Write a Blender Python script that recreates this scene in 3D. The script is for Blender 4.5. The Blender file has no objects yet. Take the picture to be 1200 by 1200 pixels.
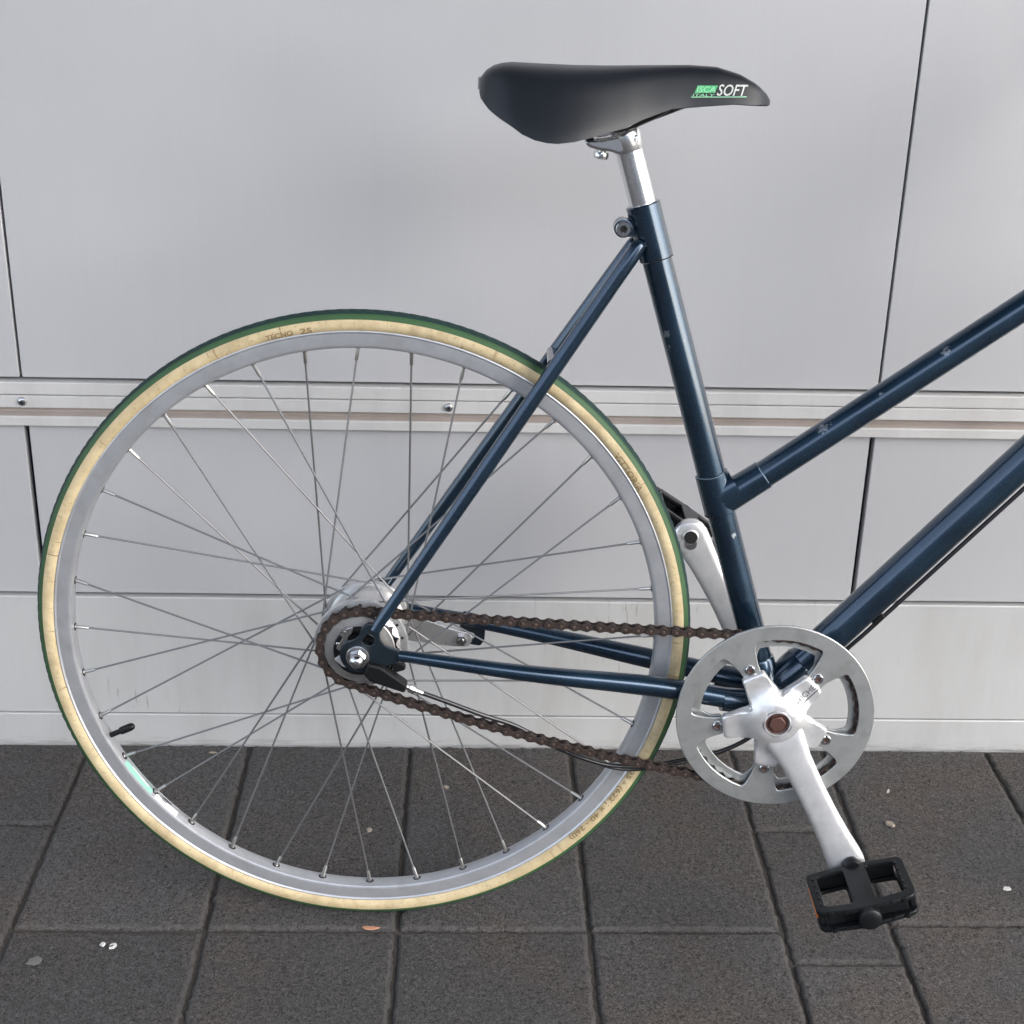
import bpy, math, random
from mathutils import Vector, Matrix
random.seed(7)
S = bpy.context.scene
col = S.collection
sin, cos, pi, rad = math.sin, math.cos, math.pi, math.radians

# ------------------------------------------------------------------ camera
cd = bpy.data.cameras.new('camera')
cd.sensor_width = 36; cd.lens = 52.856
cd.clip_start = .05; cd.clip_end = 400
cam = bpy.data.objects.new('camera', cd); col.objects.link(cam)
CR = Matrix(((0.9994660, -0.0122969, -0.0302738), (-0.0228268, 0.4001770, -0.9161536), (0.0233807, 0.9163554, 0.3996826)))
cam.matrix_world = Matrix.Translation((0, -1.69521, 1.07302)) @ CR.to_4x4()
S.camera = cam
# ------------------------------------------------------------------ world, sun, exposure
SUN_EL, SUN_AZ = 34, 128           # azimuth from +Y, clockwise: to the right of the camera
W = bpy.data.worlds.new('World'); S.world = W; W.use_nodes = True
nt = W.node_tree; nt.nodes.clear()
sky = nt.nodes.new('ShaderNodeTexSky'); sky.sky_type = 'NISHITA'; sky.sun_disc = False
sky.sun_elevation = rad(SUN_EL); sky.sun_rotation = rad(SUN_AZ); sky.dust_density = 1.6; sky.air_density = 1.0; sky.ozone_density = 1.0
hs = nt.nodes.new('ShaderNodeHueSaturation'); hs.inputs['Saturation'].default_value = .50   # cloud cover takes the blue out
bg = nt.nodes.new('ShaderNodeBackground'); bg.inputs['Strength'].default_value = .15
wo = nt.nodes.new('ShaderNodeOutputWorld')
nt.links.new(sky.outputs[0], hs.inputs['Color']); nt.links.new(hs.outputs[0], bg.inputs[0]); nt.links.new(bg.outputs[0], wo.inputs[0])
sd = bpy.data.lights.new('sun', 'SUN'); sd.energy = .5; sd.angle = rad(50); sd.color = (1, .985, .965)
so = bpy.data.objects.new('sun', sd); col.objects.link(so)
sv = Vector((sin(rad(SUN_AZ))*cos(rad(SUN_EL)), cos(rad(SUN_AZ))*cos(rad(SUN_EL)), sin(rad(SUN_EL))))
so.rotation_euler = sv.to_track_quat('Z', 'Y').to_euler()
so.location = (-3, -5, 6)
S.view_settings.view_transform = 'Standard'; S.view_settings.look = 'None'
S.view_settings.exposure = 2.05; S.view_settings.gamma = 1.0
S.render.engine = 'CYCLES'
S.cycles.max_bounces = 6

# ------------------------------------------------------------------ materials
class Mat:
    """small node-graph helper"""
    def __init__(s, name, **kw):
        s.m = bpy.data.materials.new(name); s.m.use_nodes = True
        s.t = s.m.node_tree; s.b = s.t.nodes['Principled BSDF']; s._co = None
        for k, v in kw.items(): s.set(k, v)
    def set(s, k, v):
        names = dict(base='Base Color', rough='Roughness', metal='Metallic', coat='Coat Weight', coatr='Coat Roughness', spec='Specular IOR Level', aniso='Anisotropic', emit='Emission Color', sheen='Sheen Weight')
        i = s.b.inputs[names[k]]
        if hasattr(v, 'links') or isinstance(v, bpy.types.NodeSocket): s.t.links.new(v, i)
        else: i.default_value = (*v, 1) if isinstance(v, tuple) and len(v) == 3 else v
    def n(s, typ, **inp):
        nd = s.t.nodes.new('ShaderNode'+typ)
        for k, v in inp.items():
            key = int(k[1:]) if k[0] == '_' and k[1:].isdigit() else k.replace('_', ' ')
            if isinstance(v, bpy.types.NodeSocket): s.t.links.new(v, nd.inputs[key])
            else: nd.inputs[key].default_value = v
        return nd
    def co(s, scale=(1, 1, 1), kind='Object', rot=(0, 0, 0), loc=(0, 0, 0)):
        tc = s.t.nodes.new('ShaderNodeTexCoord')
        mp = s.n('Mapping', _0=tc.outputs[kind]); mp.inputs['Scale'].default_value = scale; mp.inputs['Rotation'].default_value = rot; mp.inputs['Location'].default_value = loc
        return mp.outputs[0]
    def pos(s, scale=(1, 1, 1), rot=(0, 0, 0), loc=(0, 0, 0)):
        g = s.t.nodes.new('ShaderNodeNewGeometry')
        mp = s.n('Mapping', _0=g.outputs['Position']); mp.inputs['Scale'].default_value = scale; mp.inputs['Rotation'].default_value = rot; mp.inputs['Location'].default_value = loc
        return mp.outputs[0]
    def noise(s, co, scale, detail=3, rough=.5, dist=0):
        return s.n('TexNoise', Vector=co, Scale=scale, Detail=detail, Roughness=rough, Distortion=dist).outputs[0]
    def ramp(s, f, stops):
        r = s.n('ValToRGB', Fac=f); e = r.color_ramp.elements
        while len(e) < len(stops): e.new(.5)
        for el, (p, c) in zip(e, stops):
            el.position = p; el.color = (c, c, c, 1) if not isinstance(c, tuple) else (*c, 1)
        return r.outputs[0]
    def mix(s, f, a, b, mode='MIX'):
        nd = s.t.nodes.new('ShaderNodeMix'); nd.data_type = 'RGBA'; nd.blend_type = mode
        for k, v in ((0, f), (6, a), (7, b)):
            if isinstance(v, bpy.types.NodeSocket): s.t.links.new(v, nd.inputs[k])
            else: nd.inputs[k].default_value = (*v, 1) if isinstance(v, tuple) and len(v) == 3 else v
        return nd.outputs[2]
    def math(s, op, a, b=0.0):
        nd = s.t.nodes.new('ShaderNodeMath'); nd.operation = op
        for k, v in ((0, a), (1, b)):
            if isinstance(v, bpy.types.NodeSocket): s.t.links.new(v, nd.inputs[k])
            else: nd.inputs[k].default_value = v
        return nd.outputs[0]
    def bump(s, h, strength=.5, dist=.001, normal=None):
        nd = s.n('Bump', Height=h, Strength=strength, Distance=dist)
        if normal is not None: s.t.links.new(normal, nd.inputs['Normal'])
        s.t.links.new(nd.outputs[0], s.b.inputs['Normal']); return nd.outputs[0]

M = {}
def frame_paint():
    m = Mat('navy metallic frame paint', metal=.75, coat=1., coatr=.12)
    c = m.co()
    n1 = m.noise(c, 18, 4); n2 = m.noise(c, 900, 1)
    base = m.mix(m.ramp(n1, [(.35, 0.), (.65, 1.)]), (.008, .024, .048), (.012, .034, .064))
    base = m.mix(m.ramp(n2, [(.55, 0.), (.75, 1.)]), base, (.02, .062, .105))
    ch = m.math('MULTIPLY', m.ramp(m.noise(c, 230, 2), [(.74, 0.), (.77, .6)]), m.ramp(m.noise(c, 9, 2), [(.62, 0.), (.70, 1.)]))
    for (px, pz, rr) in ((.449, .2355, .016), (.456, .240, .010), (.5036, .2704, .006), (.291, .322, .010), (.294, .308, .009), (.560, .315, .012), (.352, .055, .007), (.372, .120, .006)):
        d = m.n('VectorMath', _0=c, _1=(px, -.013, pz)); d.operation = 'DISTANCE'
        k = m.math('SUBTRACT', 1.0, m.math('DIVIDE', d.outputs['Value'], rr)); k.node.use_clamp = True
        ch = m.math('MAXIMUM', ch, m.ramp(m.math('MULTIPLY', k, m.noise(c, 420, 3, .6)), [(.26, 0.), (.31, .8)]))
    sc = m.noise(m.co((900, 900, 30), rot=(0, rad(20), 0)), 1.0, 2)
    ch = m.math('MAXIMUM', ch, m.math('MULTIPLY', m.ramp(sc, [(.735, 0.), (.76, .35)]), m.ramp(m.noise(c, 14, 2), [(.5, 0.), (.6, 1.)])))
    base = m.mix(ch, base, (.30, .34, .38))
    m.set('base', base); m.set('rough', m.ramp(n1, [(.3, .24), (.7, .34)]))
    m.bump(m.noise(c, 60, 3), .12, .001)
    return m.m
M['paint'] = frame_paint()
M['paint_dark'] = Mat('dark grey-blue dropout paint', base=(.005, .011, .018), metal=.3, rough=.42, coat=.3).m
M['worn'] = Mat('worn lug edge', base=(.13, .19, .24), metal=.4, rough=.35).m
def alu(name, base, rough, scratch=.15, dirt=0.0, metal=1.0, grain=(1, 1, 1)):
    m = Mat(name, metal=metal)
    c = m.co(grain)
    n = m.noise(c, 35, 5, .65); f = m.noise(c, 420, 2)
    b = m.mix(m.ramp(n, [(.35, 0.), (.7, 1.)]), tuple(x*.86 for x in base), base)
    if dirt: b = m.mix(m.math('MULTIPLY', m.ramp(m.noise(c, 60, 4), [(.5, 0.), (.75, 1.)]), dirt), b, (.16, .13, .11))
    m.set('base', b)
    m.set('rough', m.ramp(f, [(.25, rough*.8), (.75, rough*1.25)]))
    m.bump(m.noise(c, 260, 3), scratch, .0003)
    return m.m
M['alu_rim'] = alu('brushed rim aluminium', (.44, .45, .475), .36, .12, .15, metal=.6)
M['alu_crank'] = alu('satin crank aluminium', (.80, .80, .81), .36, .10, .14, metal=.75)
M['alu_guard'] = alu('dull chainguard aluminium', (.50, .515, .515), .36, .16, .30, metal=.8)
M['alu_post'] = alu('bright seatpost aluminium', (.88, .88, .89), .22, .04, .04)
M['alu_hub'] = alu('grimy hub aluminium', (.76, .755, .75), .32, .03, .15, metal=.9)
M['steel'] = alu('polished steel', (.62, .62, .63), .18, .2, .15)
M['spoke'] = Mat('stainless spoke wire', base=(.20, .20, .205), metal=.85, rough=.48).m
M['nipple'] = Mat('nickel spoke nipple', base=(.42, .41, .39), metal=1., rough=.35).m
def rusty():
    m = Mat('rusty chain steel', metal=.35)
    c = m.pos()
    n = m.noise(c, 300, 4, .7)
    m.set('base', m.mix(m.ramp(n, [(.3, 0.), (.7, 1.)]), (.020, .014, .012), (.052, .036, .031)))
    m.set('rough', m.ramp(n, [(.3, .38), (.7, .65)])); m.bump(m.noise(c, 900, 3), .4, .0003)
    return m.m
M['chain'] = rusty()
M['pin'] = Mat('chain pin end', base=(.22, .16, .13), metal=.9, rough=.35).m
def rubber(name, base, r=.6, bs=500, st=.15, sp=.3):
    m = Mat(name, rough=r, spec=sp)
    c = m.co(); m.set('base', m.mix(m.noise(c, 30, 4), tuple(x*.75 for x in base), tuple(x*1.2 for x in base)))
    m.bump(m.noise(c, bs, 3), st, .0004); return m.m
M['black'] = rubber('black plastic', (.006, .0065, .007), .38, sp=.25)
M['pedal'] = rubber('black pedal resin', (.006, .007, .008), .34, 700, .12, sp=.25)
M['cable'] = Mat('black cable housing', base=(.012, .012, .014), rough=.28).m
M['hole'] = Mat('dark hole', base=(.004, .004, .004), rough=.8).m
def leather():
    m = Mat('black saddle cover', rough=.40, spec=.32)
    c = m.co()
    m.set('base', m.mix(m.noise(c, 12, 3), (.006, .0080, .0115), (.010, .0125, .0170)))
    v = m.n('TexVoronoi', Vector=c, Scale=900.).outputs[0]
    nb = m.bump(v, .10, .0003); m.bump(m.noise(c, 22, 2), .10, .004, nb); return m.m
M['saddle'] = leather()
def tan_wall():
    m = Mat('tan skinwall rubber', rough=.62, spec=.3)
    uv = m.t.nodes.new('ShaderNodeTexCoord').outputs['UV']
    c = m.co()
    n = m.noise(c, 55, 5, .6); n2 = m.noise(c, 260, 4, .7)
    b = m.mix(m.ramp(n, [(.35, 0.), (.7, 1.)]), (.41, .325, .19), (.53, .435, .27))
    b = m.mix(m.ramp(n2, [(.56, 0.), (.74, .9)]), b, (.26, .18, .095))
    n3 = m.noise(c, 16, 5, .7)
    b = m.mix(m.ramp(n3, [(.54, 0.), (.72, .55)]), b, (.19, .145, .09))
    # short radial cracks of the sidewall
    mp = m.n('Mapping', _0=uv); mp.inputs['Scale'].default_value = (150, .35, 1)
    cr = m.noise(mp.outputs[0], 1.0, 2, .6)
    mk = m.math('MULTIPLY', m.ramp(cr, [(.625, 0.), (.66, 1.)]), m.ramp(m.noise(c, 40, 3), [(.45, 0.), (.6, 1.)]))
    b = m.mix(m.math('MULTIPLY', mk, .75), b, (.16, .10, .05))
    m.set('base', b); m.bump(m.math('ADD', m.math('MULTIPLY', mk, -1.), m.math('MULTIPLY', n2, .4)), .35, .0004)
    return m.m
M['tan'] = tan_wall()
M['tan_text'] = Mat('raised sidewall lettering', base=(.20, .135, .060), rough=.6).m
M['green'] = rubber('green tyre shoulder', (.038, .088, .036), .55, 300, .2)
M['tread'] = rubber('dark green tyre tread', (.012, .032, .030), .62, 400, .3)
def clad(name, base, rough, dirt=.0, wave=.15, metal=.25):
    m = Mat(name, metal=metal, spec=.5)
    c = m.pos()
    big = m.noise(c, 2.2, 3, .5); fine = m.noise(m.pos((300, 300, 12)), 1.0, 2)
    sp = m.noise(c, 160, 4, .7)
    b = m.mix(big, tuple(x*.92 for x in base), tuple(x*1.07 for x in base))
    b = m.mix(m.math('MULTIPLY', m.ramp(sp, [(.70, 0.), (.76, 1.)]), .35), b, tuple(x*.6 for x in base))
    b = m.mix(m.math('MULTIPLY', m.ramp(fine, [(.3, 0.), (.7, 1.)]), .05), b, tuple(x*.7 for x in base))
    drip = m.ramp(m.noise(m.pos((26, 26, 1.1)), 1.0, 4, .6), [(.55, 0.), (.80, 1.)])
    b = m.mix(m.math('MULTIPLY', drip, .06), b, tuple(x*.55 for x in base))
    if dirt:
        d = m.ramp(m.noise(m.pos((14, 14, 3)), 1.0, 5, .65), [(.45, 0.), (.8, 1.)])
        b = m.mix(m.math('MULTIPLY', d, dirt), b, (.24, .21, .18))
    m.set('base', b); m.set('rough', m.math('ADD', rough*.82, m.math('MULTIPLY', big, rough*.30)))
    m.bump(m.math('MULTIPLY', m.noise(c, 3.0, 1, .5), .5), wave, .02)
    return m
M['panel'] = clad('silver lacquered sheet', (.52, .518, .532), .38, wave=.55).m
M['rail'] = clad('anodised light rail', (.62, .61, .60), .45, .25, .05).m
M['ledge'] = clad('dust-stained ledge', (.36, .31, .28), .75, .8, .05, 0).m
def plinth():
    m = clad('pale plinth sheet', (.56, .56, .555), .45, .22, .1)
    prev = m.b.inputs['Base Color'].links[0].from_socket
    # slanted rub marks, denser behind the crank and at the lower left
    st = m.noise(m.pos((160, 1, 22), rot=(0, rad(-38), 0)), 1.0, 3, .6)
    g = m.t.nodes.new('ShaderNodeNewGeometry').outputs['Position']
    tot = None
    for (x, z, r) in ((.19, .175, .13), (.28, .19, .10), (.42, .18, .09), (-.43, .06, .06), (.52, .12, .05), (-.36, .045, .04)):
        d = m.n('VectorMath', _0=g, _1=(x, 0, z)); d.operation = 'DISTANCE'
        k = m.math('SUBTRACT', 1.0, m.math('DIVIDE', d.outputs['Value'], r))
        k.node.use_clamp = True
        tot = k if tot is None else m.math('MAXIMUM', tot, k)
    mk = m.math('MULTIPLY', m.ramp(st, [(.60, 0.), (.72, 1.)]), m.math('MULTIPLY', tot, 1.1)); mk.node.use_clamp = True
    b = m.mix(mk, prev, (.20, .175, .16))
    m.set('base', b); return m.m
M['plinth'] = plinth()
M['gap'] = Mat('dark joint gasket', base=(.012, .013, .022), rough=.6).m
def concrete():
    m = Mat('dark paver concrete', spec=.35)
    c = m.pos()
    oi = m.t.nodes.new('ShaderNodeObjectInfo').outputs['Random']
    n1 = m.noise(c, 5, 4, .6); n2 = m.noise(c, 300, 3, .65, 1.6); n3 = m.noise(c, 1100, 2)
    b = m.mix(m.ramp(n2, [(.39, 0.), (.46, .40), (.54, .52), (.61, 1.)]), (.011, .0105, .0105), (.112, .107, .106))
    b = m.mix(m.ramp(n1, [(.4, 0.), (.75, 1.)]), b, (.070, .057, .048), 'MIX') if False else b
    br = m.mix(m.ramp(n1, [(.45, 0.), (.72, 1.)]), (1, .99, .985), (1.30, 1.10, .95))
    b = m.mix(1.0, b, br, 'MULTIPLY')
    t = m.ramp(oi, [(0., .84), (1., 1.18)])
    b = m.mix(1.0, b, t, 'MULTIPLY')
    sp = m.ramp(m.noise(c, 210, 2, .5), [(.735, 0.), (.76, 1.)])
    b = m.mix(m.math('MULTIPLY', sp, .55), b, (.20, .19, .18))
    m.set('base', b); m.set('rough', m.ramp(n1, [(.35, .62), (.7, .85)]))
    h = m.math('ADD', m.math('MULTIPLY', n2, 1.0), m.math('MULTIPLY', n3, .35))
    m.bump(h, 1.0, .0042); return m
_pc = concrete(); M['paver'] = _pc.m
def worn_edge():
    m = concrete(); m.m.name = 'worn paver edge'
    pb = m.b.inputs['Base Color'].links[0].from_socket
    m.set('base', m.mix(m.ramp(m.noise(m.pos(), 120, 4, .7), [(.38, .15), (.62, .80)]), pb, (.100, .094, .089))); return m.m
M['paver_edge'] = worn_edge()
def bedding():
    m = Mat('joint sand', rough=.95, spec=.2)
    c = m.pos(); m.set('base', m.mix(m.noise(c, 500, 4, .7), (.022, .020, .019), (.100, .088, .078)))
    m.bump(m.noise(c, 700, 3), .8, .002); return m.m
M['bedding'] = bedding()
def far_paving():
    m = Mat('far paving', rough=.8, spec=.3)
    br = m.n('TexBrick', Vector=m.pos(rot=(0, 0, pi/2)), Color1=(.058, .054, .053, 1), Color2=(.047, .045, .044, 1), Mortar=(.02, .018, .017, 1), Scale=1.0)
    br.inputs['Mortar Size'].default_value = .004; br.inputs['Brick Width'].default_value = .42; br.inputs['Row Height'].default_value = .209
    m.set('base', br.outputs[0]); m.bump(m.noise(m.pos(), 340, 3, .6), .8, .002); return m.m
M['far'] = far_paving()
M['white'] = Mat('chalky white', base=(.50, .49, .47), rough=.7).m
M['teal'] = Mat('teal sticker', base=(.24, .50, .41), rough=.35, coat=.3).m
M['label'] = Mat('white sticker', base=(.78, .80, .80), rough=.35, coat=.3).m
M['ink'] = Mat('dark ink', base=(.03, .035, .04), rough=.5).m
M['leaf'] = Mat('dry orange leaf', base=(.36, .18, .11), rough=.6).m
M['beige'] = Mat('pale crumb', base=(.27, .225, .18), rough=.8).m
M['green_print'] = Mat('green print', base=(.05, .36, .13), rough=.4).m
M['mint_print'] = Mat('mint print', base=(.24, .56, .33), rough=.4).m
M['white_print'] = Mat('white print', base=(.48, .50, .48), rough=.4).m
M['orange'] = Mat('orange reflector', base=(.65, .17, .04), rough=.25, coat=.6).m
M['rust_bolt'] = Mat('rusted crank bolt', base=(.10, .050, .042), rough=.5, metal=.5).m
M['engrave'] = Mat('engraved mark', base=(.16, .16, .17), rough=.5, metal=.6).m

# ------------------------------------------------------------------ mesh helpers
def mesh(name, vf, mat, smooth=True, ang=35, mats=None, mi=None, uv=None):
    v, f = vf
    me = bpy.data.meshes.new(name); me.from_pydata([tuple(p) for p in v], [], f); me.update()
    for m in (mats or [mat]): me.materials.append(m)
    if mi: me.polygons.foreach_set('material_index', mi)
    if uv:
        l = me.uv_layers.new(name='UVMap')
        for i, lp in enumerate(me.loops): l.data[i].uv = uv[lp.vertex_index]
    if smooth:
        me.shade_smooth(); me.set_sharp_from_angle(angle=rad(ang))
    return me
def link(name, data, parent=None, loc=(0, 0, 0)):
    o = bpy.data.objects.new(name, data); col.objects.link(o)
    o.parent = parent; o.location = loc
    return o
def tag(o, label=None, cat=None, group=None, kind=None):
    for k, v in (('label', label), ('category', cat), ('group', group), ('kind', kind)):
        if v: o[k] = v
    return o
def join(*vfs):
    V, F = [], []
    for v, f in vfs:
        n = len(V); V += [tuple(p) for p in v]; F += [tuple(i+n for i in q) for q in f]
    return V, F
def joinm(*items):
    """items (vf, material index) -> vf, material indices"""
    mi = []
    for vf, k in items: mi += [k]*len(vf[1])
    return join(*[i[0] for i in items]), mi
def loft(rings, caps=True, closed=False):
    n = len(rings[0]); V = [p for r in rings for p in r]; F = []
    R = len(rings)
    for i in range(R if closed else R-1):
        for j in range(n):
            a, b = i*n+j, i*n+(j+1) % n; c, d = ((i+1) % R)*n+(j+1) % n, ((i+1) % R)*n+j
            F.append((a, b, c, d))
    if caps and not closed:
        F.append(tuple(range(n))[::-1]); F.append(tuple(range((R-1)*n, R*n)))
    return V, F
def frame_of(d):
    d = Vector(d).normalized(); u = Vector((0, 1, 0)) if abs(d.y) < .9 else Vector((1, 0, 0))
    a = d.cross(u).normalized(); b = d.cross(a).normalized(); return a, b
def ring(c, a, b, r, n):
    c = Vector(c); return [c+a*(r*cos(2*pi*k/n))+b*(r*sin(2*pi*k/n)) for k in range(n)]
def tube(pts, rs, n=20, caps=True):
    pts = [Vector(p) for p in pts]
    if not isinstance(rs, (list, tuple)): rs = [rs]*len(pts)
    out = []; a, b = frame_of(pts[1]-pts[0])
    for i, p in enumerate(pts):
        d = (pts[min(i+1, len(pts)-1)]-pts[max(i-1, 0)]).normalized()
        a = (a-d*a.dot(d)).normalized(); b = d.cross(a)
        out.append(ring(p, a, b, rs[i], n))
    return loft(out, caps)
def spline(pts, n=8):
    P = [Vector(p) for p in pts]; P = [P[0]*2-P[1]]+P+[P[-1]*2-P[-2]]; out = []
    for i in range(1, len(P)-2):
        for k in range(n):
            t = k/n; a, b, c, d = P[i-1:i+3]
            out.append(.5*((2*b)+(c-a)*t+(2*a-5*b+4*c-d)*t*t+(3*b-a-3*c+d)*t**3))
    out.append(P[-2]); return out
def lathe(prof, n=48, closed=False, c=(0, 0, 0), t0=0):
    """profile of (y, r) turned about the Y axis"""
    rings = [[(c[0]+r*cos(t0+2*pi*k/n), c[1]+y, c[2]+r*sin(t0+2*pi*k/n)) for k in range(n)] for y, r in prof]
    return loft(rings, caps=not closed, closed=closed)
def box(x0, x1, y0, y1, z0, z1):
    V = [(x, y, z) for x in (x0, x1) for y in (y0, y1) for z in (z0, z1)]
    return V, [(0, 1, 3, 2), (4, 6, 7, 5), (0, 4, 5, 1), (2, 3, 7, 6), (0, 2, 6, 4), (1, 5, 7, 3)]
def xform(vf, m):
    return [m @ Vector(p) for p in vf[0]], vf[1]
def bbox(x0, x1, y0, y1, z0, z1, b=.001):
    """box with chamfered edges"""
    def sh(ix, iy, iz): 
        return [(x0+ix, y0+iy), (x1-ix, y0+iy), (x1-ix, y1-iy), (x0+ix, y1-iy)]
    def oct_(e):
        return [(x0+b+e, y0+e), (x1-b-e, y0+e), (x1-e, y0+b+e), (x1-e, y1-b-e), (x1-b-e, y1-e), (x0+b+e, y1-e), (x0+e, y1-b-e), (x0+e, y0+b+e)]
    rings = [[(x, y, z) for x, y in oct_(e)] for z, e in ((z0, b), (z0+b, 0), (z1-b, 0), (z1, b))]
    return loft(rings)
def poly_round(pts, r, n=4):
    out = []; N = len(pts)
    for i in range(N):
        p = Vector(pts[i]).to_2d(); a = Vector(pts[i-1]).to_2d()-p; b = Vector(pts[(i+1) % N]).to_2d()-p
        rr = r[i] if isinstance(r, (list, tuple)) else r
        k = min(rr, a.length*.45, b.length*.45); a.normalize(); b.normalize()
        s, e = p+a*k, p+b*k
        for j in range(n+1):
            t = j/n; q = s*(1-t)**2+p*2*t*(1-t)+e*t*t; out.append((q.x, q.y))
    return out
def plate(outlines, y0, y1, bev=.0005, res=1):
    """flat shape in the XZ plane (outer outline first, then holes), extruded from y0 to y1"""
    cu = bpy.data.curves.new('tmp', 'CURVE'); cu.dimensions = '2D'; cu.fill_mode = 'BOTH'
    th = abs(y1-y0)/2; cu.extrude = max(th-bev, 0); cu.bevel_depth = bev; cu.bevel_resolution = res; cu.offset = -bev
    for ol in outlines:
        sp = cu.splines.new('POLY'); sp.points.add(len(ol)-1)
        for p, q in zip(sp.points, ol): p.co = (q[0], q[1], 0, 1)
        sp.use_cyclic_u = True
    o = bpy.data.objects.new('tmp', cu); me = bpy.data.meshes.new_from_object(o)
    ym = (y0+y1)/2
    V = [(v.co.x, ym-v.co.z, v.co.y) for v in me.vertices]; F = [tuple(p.vertices) for p in me.polygons]
    bpy.data.objects.remove(o); bpy.data.curves.remove(cu); bpy.data.meshes.remove(me)
    return V, F
def text2d(body, size, shear=0, ext=0.0, bold=0.0):
    cu = bpy.data.curves.new('tmp', 'FONT'); cu.body = body; cu.size = size; cu.shear = shear; cu.extrude = ext; cu.offset = bold
    cu.resolution_u = 3
    o = bpy.data.objects.new('tmp', cu); me = bpy.data.meshes.new_from_object(o)
    V = [tuple(v.co) for v in me.vertices]; F = [tuple(p.vertices) for p in me.polygons]
    bpy.data.objects.remove(o); bpy.data.curves.remove(cu); bpy.data.meshes.remove(me)
    w = max(v[0] for v in V); x0 = min(v[0] for v in V)
    return [(v[0]-x0, v[1], v[2]) for v in V], F, w-x0
def circ(cx, cz, r, n=24, a0=0):
    return [(cx+r*cos(a0+2*pi*k/n), cz+r*sin(a0+2*pi*k/n)) for k in range(n)]

# ================================================================== WALL
wall = link('metal_clad_wall', None); tag(wall, 'silver metal clad wall with a ribbed horizontal rail and pale plinth behind the bicycle', 'wall')
GX = [-.5255+1.0163*k for k in range(-3, 6)]
X0, X1 = GX[0], GX[-1]
link('backing', mesh('backing', join(box(X0, X1, .016, .30, .0, 2.42)), M['gap'], False), wall)
for i in range(len(GX)-1):
    j = .0016
    link('upper_panel', mesh('upper_panel', bbox(GX[i]+j, GX[i+1]-j, 0, .014, .4985, 2.40, .0008), M['panel']), wall)
    j = .0030
    link('lower_panel', mesh('lower_panel', bbox(GX[i]+j, GX[i+1]-j, 0, .014, .2165, .4395, .0008), M['panel']), wall)
def strip(name, prof, mat):
    V, F = loft([[(x, y, z) for y, z in prof] for x in (X0, X1)])
    return link(name, mesh(name, (V, F), mat, False), wall)
strip('upper_rail', [(.015, .4945), (-.006, .4945), (-.007, .4935), (-.007, .4802), (-.006, .4792), (.015, .4792)], M['rail'])
strip('screw_rail', [(.015, .4782), (-.0062, .4782), (-.0072, .4774), (-.0072, .4636), (-.0062, .4628), (.015, .4628)], M['rail'])
strip('dusty_channel', [(.015, .4626), (.001, .4626), (.001, .4560), (-.0072, .4536), (-.0072, .4532), (.015, .4532)], M['ledge'])
strip('lower_rail', [(.015, .4530), (-.0080, .4530), (-.0095, .4518), (-.0095, .4418), (-.0080, .4408), (.015, .4408)], M['rail'])
strip('plinth', [(.015, .2125), (-.003, .2125), (-.004, .2115), (-.004, .0460), (-.003, .0452), (.015, .0452)], M['plinth'])
def kerb_mat():
    m = clad('splashed kerb', (.54, .54, .535), .5, .30, .1)
    prev = m.b.inputs['Base Color'].links[0].from_socket
    g = m.t.nodes.new('ShaderNodeNewGeometry').outputs['Position']; z = m.n('SeparateXYZ', _0=g).outputs[2]
    h = m.math('SUBTRACT', .8, m.math('DIVIDE', z, .014)); h.node.use_clamp = True
    k = m.math('MULTIPLY', h, m.ramp(m.noise(m.pos((22, 60, 240)), 1.0, 5, .75), [(.46, 0.), (.75, .9)]))
    m.set('base', m.mix(k, prev, (.17, .145, .12))); return m.m
strip('kerb_profile', [(.015, .0440), (-.0045, .0440), (-.0055, .0430), (-.0055, .0), (-.0045, -.03), (.015, -.03)], kerb_mat())
strip('fascia', [(.31, 2.4205), (-.01, 2.4205), (-.01, 3.06), (.31, 3.06)], M['rail'])
sc_v, sc_mi = joinm((lathe([(-.0072, .0054), (-.0082, .0054), (-.0104, .0044), (-.0114, .0024)], 20), 0), (lathe([(-.0112, .0021), (-.01155, .0021)], 6), 1))
sc_me = mesh('screw', sc_v, None, mats=[M['steel'], M['hole']], mi=sc_mi)
x = -.5243-.5018*6
while x < X1:
    link('screw', sc_me, wall, (x, 0, .4712)); x += .5018

cn = link('canopy', mesh('canopy', join(box(-1.75, 2.9, -3.2, .31, 3.065, 3.22), box(-1.81, 2.96, -3.26, -3.201, 3.0, 3.25)), Mat('dark canopy soffit', base=(.12, .12, .125), rough=.8).m, False)); tag(cn, 'unseen flat canopy roof, shaped for the light, reaching out over the paving above the metal wall', 'canopy')  # unseen roof read from the dark overhead; edges set to shape the light
fb = link('added_facing_building', None, None, (0, -16, 0)); tag(fb, 'unseen dull grey building, added to block low sky, facing the metal wall across the paved yard', 'building')  # out-of-frame building, put in to hide part of the front sky
fm = Mat('grey render', base=(.30, .30, .31), rough=.85).m
link('wall', mesh('wall', join(box(-11, 11, -3, -.12, 0, 6.2)), fm, False), fb)
gl = Mat('dark window glass', base=(.02, .024, .03), rough=.08).m
for zz in (1.0, 3.9):
    for k in range(7):
        w_ = link('window', mesh('window', box(-10+3*k, -8.6+3*k, -.12, -.08, zz, zz+1.5), M['rail'], False), fb)
        link('pane', mesh('pane', box(-9.94+3*k, -8.66+3*k, -.079, -.07, zz+.06, zz+1.44), gl, False), w_)

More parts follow.
